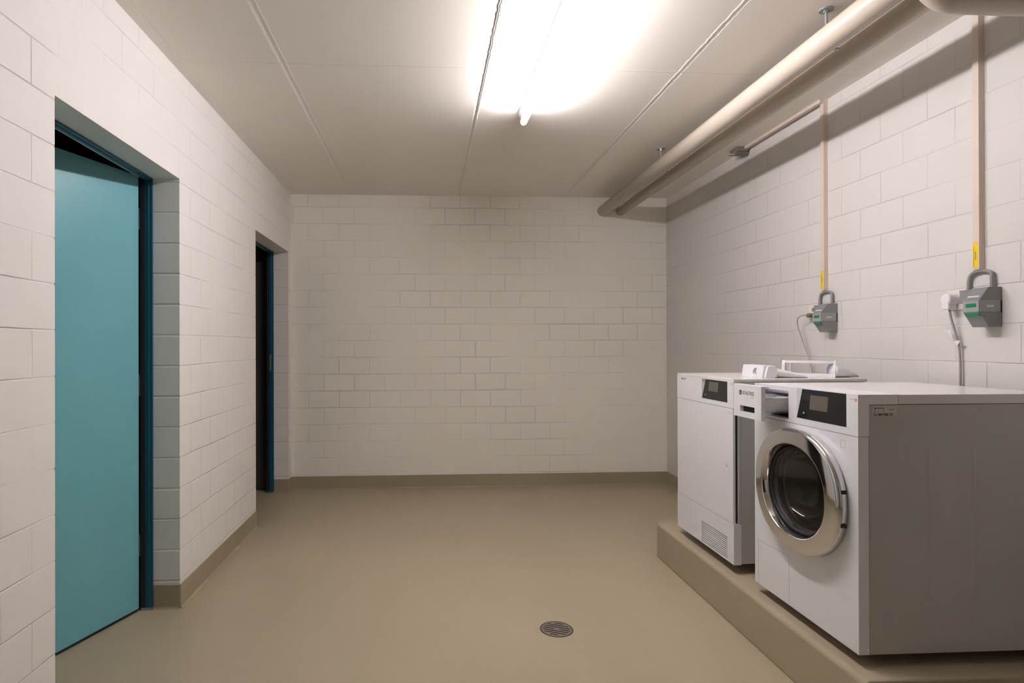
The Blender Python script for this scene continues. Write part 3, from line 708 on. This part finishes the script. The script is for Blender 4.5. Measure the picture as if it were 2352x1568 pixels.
# bottom panel with slots
gy0, gy1 = 2.657, 2.916
kp = [(XD, 1.4085, DY0, gy0, DZ0, .4255), (XD, 1.4085, gy1, DY1, DZ0, .4255), (XD, 1.4085, gy0, gy1, .3560, .4255), (XD, 1.4085, gy0, gy1, DZ0, .2525), (XD+.012, 1.4085, gy0, gy1, .2525, .3560)]
nsl = 11
pitch = (.3560-.2525)/nsl
for k in range(nsl): kp.append((XD, XD+.012, gy0, gy1, .2525+pitch*k+.0048, .2525+pitch*(k+1)))
kpo = boxes('bottom_panel', kp, m_white, d)
box('grille_shadow_gap', (XD+.0115, XD+.0119, gy0, gy1, .2527, .3558), m_rub, d)
for xx in (XD+.20, DB-.10):
    for yy in (DY0+.06, DY1-.08):
        bm = bmesh.new(); atube(bm, [(xx, yy, .2), (xx, yy, .212), (xx, yy, .2121), (xx, yy, DZ0+.004)], [.016, .016, .010, .010], 18); link('foot', bm, m_rub, d)
text('lettering', 'SCHULTHESS', .0105, XD, 3.131, 1.0480, m_ink, d, squeeze=.70)
bm = bmesh.new(); atube(bm, [(XD-.0005, 3.140, 1.0515), (XD+.0002, 3.140, 1.0515)], .0050, 18); link('round_emblem', bm, m_ink, d)
box('red_mark', (XD-.0005, XD+.0002, 2.606, 2.6105, 1.053, 1.059), m_red, d)
box('small_print', (XD-.0004, XD+.0002, 2.613, 2.632, 1.0555, 1.0565), m_grey_ink, d)

# ------------------------------------------------------------------ loose parts lying on the dryer
TZ = DZ1
fb = root('filter_box', (1.59, 2.77, TZ), 'small white plastic filter housing with a round hole, lying on the dryer', 'filter box')
# case with an arched hole in its long face
bm = bmesh.new()
y0, y1, z0, z1 = 2.680, 2.862, TZ, TZ+.058
hy, hz, hr = 2.748, TZ+.026, .019
n = 32; ts = [2*math.pi*k/n for k in range(n)]
def rp(t):
    c, s = math.cos(t), math.sin(t)
    k = min(((y1-hy) if c > 0 else (hy-y0))/max(abs(c), 1e-6), ((z1-hz) if s > 0 else (hz-z0))/max(abs(s), 1e-6)); return (hy+c*k, hz+s*k)
for cy_, cz_ in ((y0, z0), (y1, z0), (y1, z1), (y0, z1)):
    t = math.atan2(cz_-hz, cy_-hy) % (2*math.pi); j = min(range(n), key=lambda q: abs(ts[q]-t)); ts[j] = t
def xf(z): return 1.552 + .010*(z-z0)/.058
I = [bm.verts.new((xf(hz+hr*math.sin(t)), hy+hr*math.cos(t)*1.05, hz+hr*math.sin(t))) for t in ts]
I2 = [bm.verts.new((xf(hz)+.03, hy+hr*math.cos(t)*1.05, hz+hr*math.sin(t))) for t in ts]
O = [bm.verts.new((xf(rp(t)[1]), *rp(t))) for t in ts]
K = [bm.verts.new((1.628-(.016 if rp(t)[1] > z0+.05 else 0), *rp(t))) for t in ts]
for k in range(n):
    j = (k+1) % n
    for A, B in ((I, O), (O, K), (I2, I)): bm.faces.new((A[k], A[j], B[j], B[k]))
bm.faces.new(K); bm.faces.new(I2)
link('case', bm, m_white2, fb, .0015)
bm = bmesh.new(); atube(bm, [(1.568, hy-.006, hz-.014), (1.566, hy-.008, hz), (1.568, hy-.006, hz+.012)], [.007, .009, .006], 12); link('latch', bm, m_white2, fb, smooth=True)
prism('end_cap', [(1.560, TZ), (1.566, TZ+.030), (1.574, TZ+.054), (1.596, TZ+.057), (1.612, TZ+.048), (1.620, TZ+.028), (1.614, TZ+.006), (1.606, TZ)], 1, 2.666, 2.6795, m_white2, fb, .003)
bm = bmesh.new()
secs = []
for t in [k/10 for k in range(11)]:
    x = 1.612+.155*t; hh = .046*(1-t)**.75+.004; ww = .052*(1-t)+.024; yc_ = 2.712-.030*t
    secs.append([bm.verts.new((x, yc_+ww*.5*math.cos(a), TZ+hh*.5+hh*.5*math.sin(a))) for a in [2*math.pi*k/16 for k in range(16)]])
for A, B in zip(secs, secs[1:]):
    for k in range(16): bm.faces.new((A[k], A[(k+1) % 16], B[(k+1) % 16], B[k]))
bm.faces.new(secs[0]); bm.faces.new(secs[-1][::-1])
link('chute', bm, m_white2, fb, smooth=True)

ff = root('lint_filter', (1.82, 2.74, TZ), 'white open plastic filter frame with a clear rail, behind the filter box', 'lint filter')
E0, E1 = Vector((1.728, 2.808, TZ)), Vector((1.900, 2.672, TZ))
ax = (E1-E0).normalized(); pv = Vector((-ax.y, ax.x, 0));
if pv.x < 0: pv = -pv
Lf = (E1-E0).length
def loc(u, v, z): return E0 + ax*u + pv*v + Vector((0, 0, z))
def extr(name, prof, u0, u1, m, bev=.0012, par=ff):
    bm = bmesh.new(); A = [bm.verts.new(loc(u0, v, z)) for v, z in prof]; B = [bm.verts.new(loc(u1, v, z)) for v, z in prof]
    bm.faces.new(A); bm.faces.new(B[::-1]); n = len(prof)
    for i in range(n): bm.faces.new((A[i], B[i], B[(i+1) % n], A[(i+1) % n]))
    return link(name, bm, m, par, bev)
cheek = [(0, 0), (.004, .030), (.012, .060), (.022, .077), (.040, .079), (.075, .062), (.088, .040), (.075, .004), (.060, 0)]
extr('end_plate', cheek, -.004, .010, m_white2); extr('end_plate', cheek, Lf-.008, Lf, m_white2)
extr('inner_plate', [(v*.9+.004, z*.93) for v, z in cheek], .030, .034, m_white2)
tag(extr('clear_rail', [(.016, .066), (.020, .076), (.040, .079), (.046, .070), (.040, .064)], .010, Lf-.008, m_clear), 'clear plastic rail')
extr('base_tray', [(.002, 0), (.003, .014), (.012, .016), (.078, .016), (.082, 0)], .010, Lf-.008, m_white2)
bm = bmesh.new(); secs = []
for t in [k/10 for k in range(11)]:
    c = Vector((1.905+.135*t, 2.705+.012*t, 0)); hh = .058*(1-t**1.6)**.8+.006; ww = .045*(1-t)+.030
    secs.append([bm.verts.new((c.x, c.y + ww*.5*math.cos(a), TZ+hh*.5+hh*.5*math.sin(a))) for a in [2*math.pi*k/16 for k in range(16)]])
for A, B in zip(secs, secs[1:]):
    for k in range(16): bm.faces.new((A[k], A[(k+1) % 16], B[(k+1) % 16], B[k]))
bm.faces.new(secs[0]); bm.faces.new(secs[-1][::-1])
link('chute', bm, m_white2, ff, smooth=True)

# ------------------------------------------------------------------ floor drain
dx, dy, dR = .558, 2.556, .069
g = root('floor_drain', (dx, dy, 0), 'round slotted metal drain grate set in the floor', 'floor drain')
bm = bmesh.new(); n = 48
prof = [(dR+.003, 0.0002), (dR+.002, .0022), (dR-.001, .0026), (dR-.002, .0010), (dR-.004, .0004)]
R = [[bm.verts.new((dx+r*math.cos(2*math.pi*k/n), dy+r*math.sin(2*math.pi*k/n), z)) for k in range(n)] for r, z in prof]
for A, B in zip(R, R[1:]):
    for k in range(n): bm.faces.new((A[k], A[(k+1) % n], B[(k+1) % n], B[k]))
link('rim', bm, mat('drain_rim', (.12, .085, .06), .5, metal=.3), g)
bm = bmesh.new(); atube(bm, [(dx, dy, .0001), (dx, dy, .0014)], dR-.0035, 48); link('cover', bm, m_drain, g)
bm = bmesh.new(); th = math.radians(-24); ca, sa = math.cos(th), math.sin(th)
for i, off in enumerate([k*.0172 for k in range(-3, 4)]):
    L = math.sqrt(max(0, (dR-.014)**2-off**2))
    if abs(off) > .045: L *= .80
    segs = [(-L, L)] if i != 3 else [(-L, -.016), (.014, L)]
    for a0, a1 in segs:
        v = []
        m_ = 6; hw = .0036
        pts = [(a0+hw*0 + hw*math.cos(math.pi/2+math.pi*k/m_), hw*math.sin(math.pi/2+math.pi*k/m_)) for k in range(m_+1)] + [(a1+hw*math.cos(-math.pi/2+math.pi*k/m_), hw*math.sin(-math.pi/2+math.pi*k/m_)) for k in range(m_+1)]
        bo = [bm.verts.new((dx+p[0]*ca-(p[1]+off)*sa, dy+p[0]*sa+(p[1]+off)*ca, .0015)) for p in pts]
        bm.faces.new(bo)
link('slots', bm, m_hole, g)
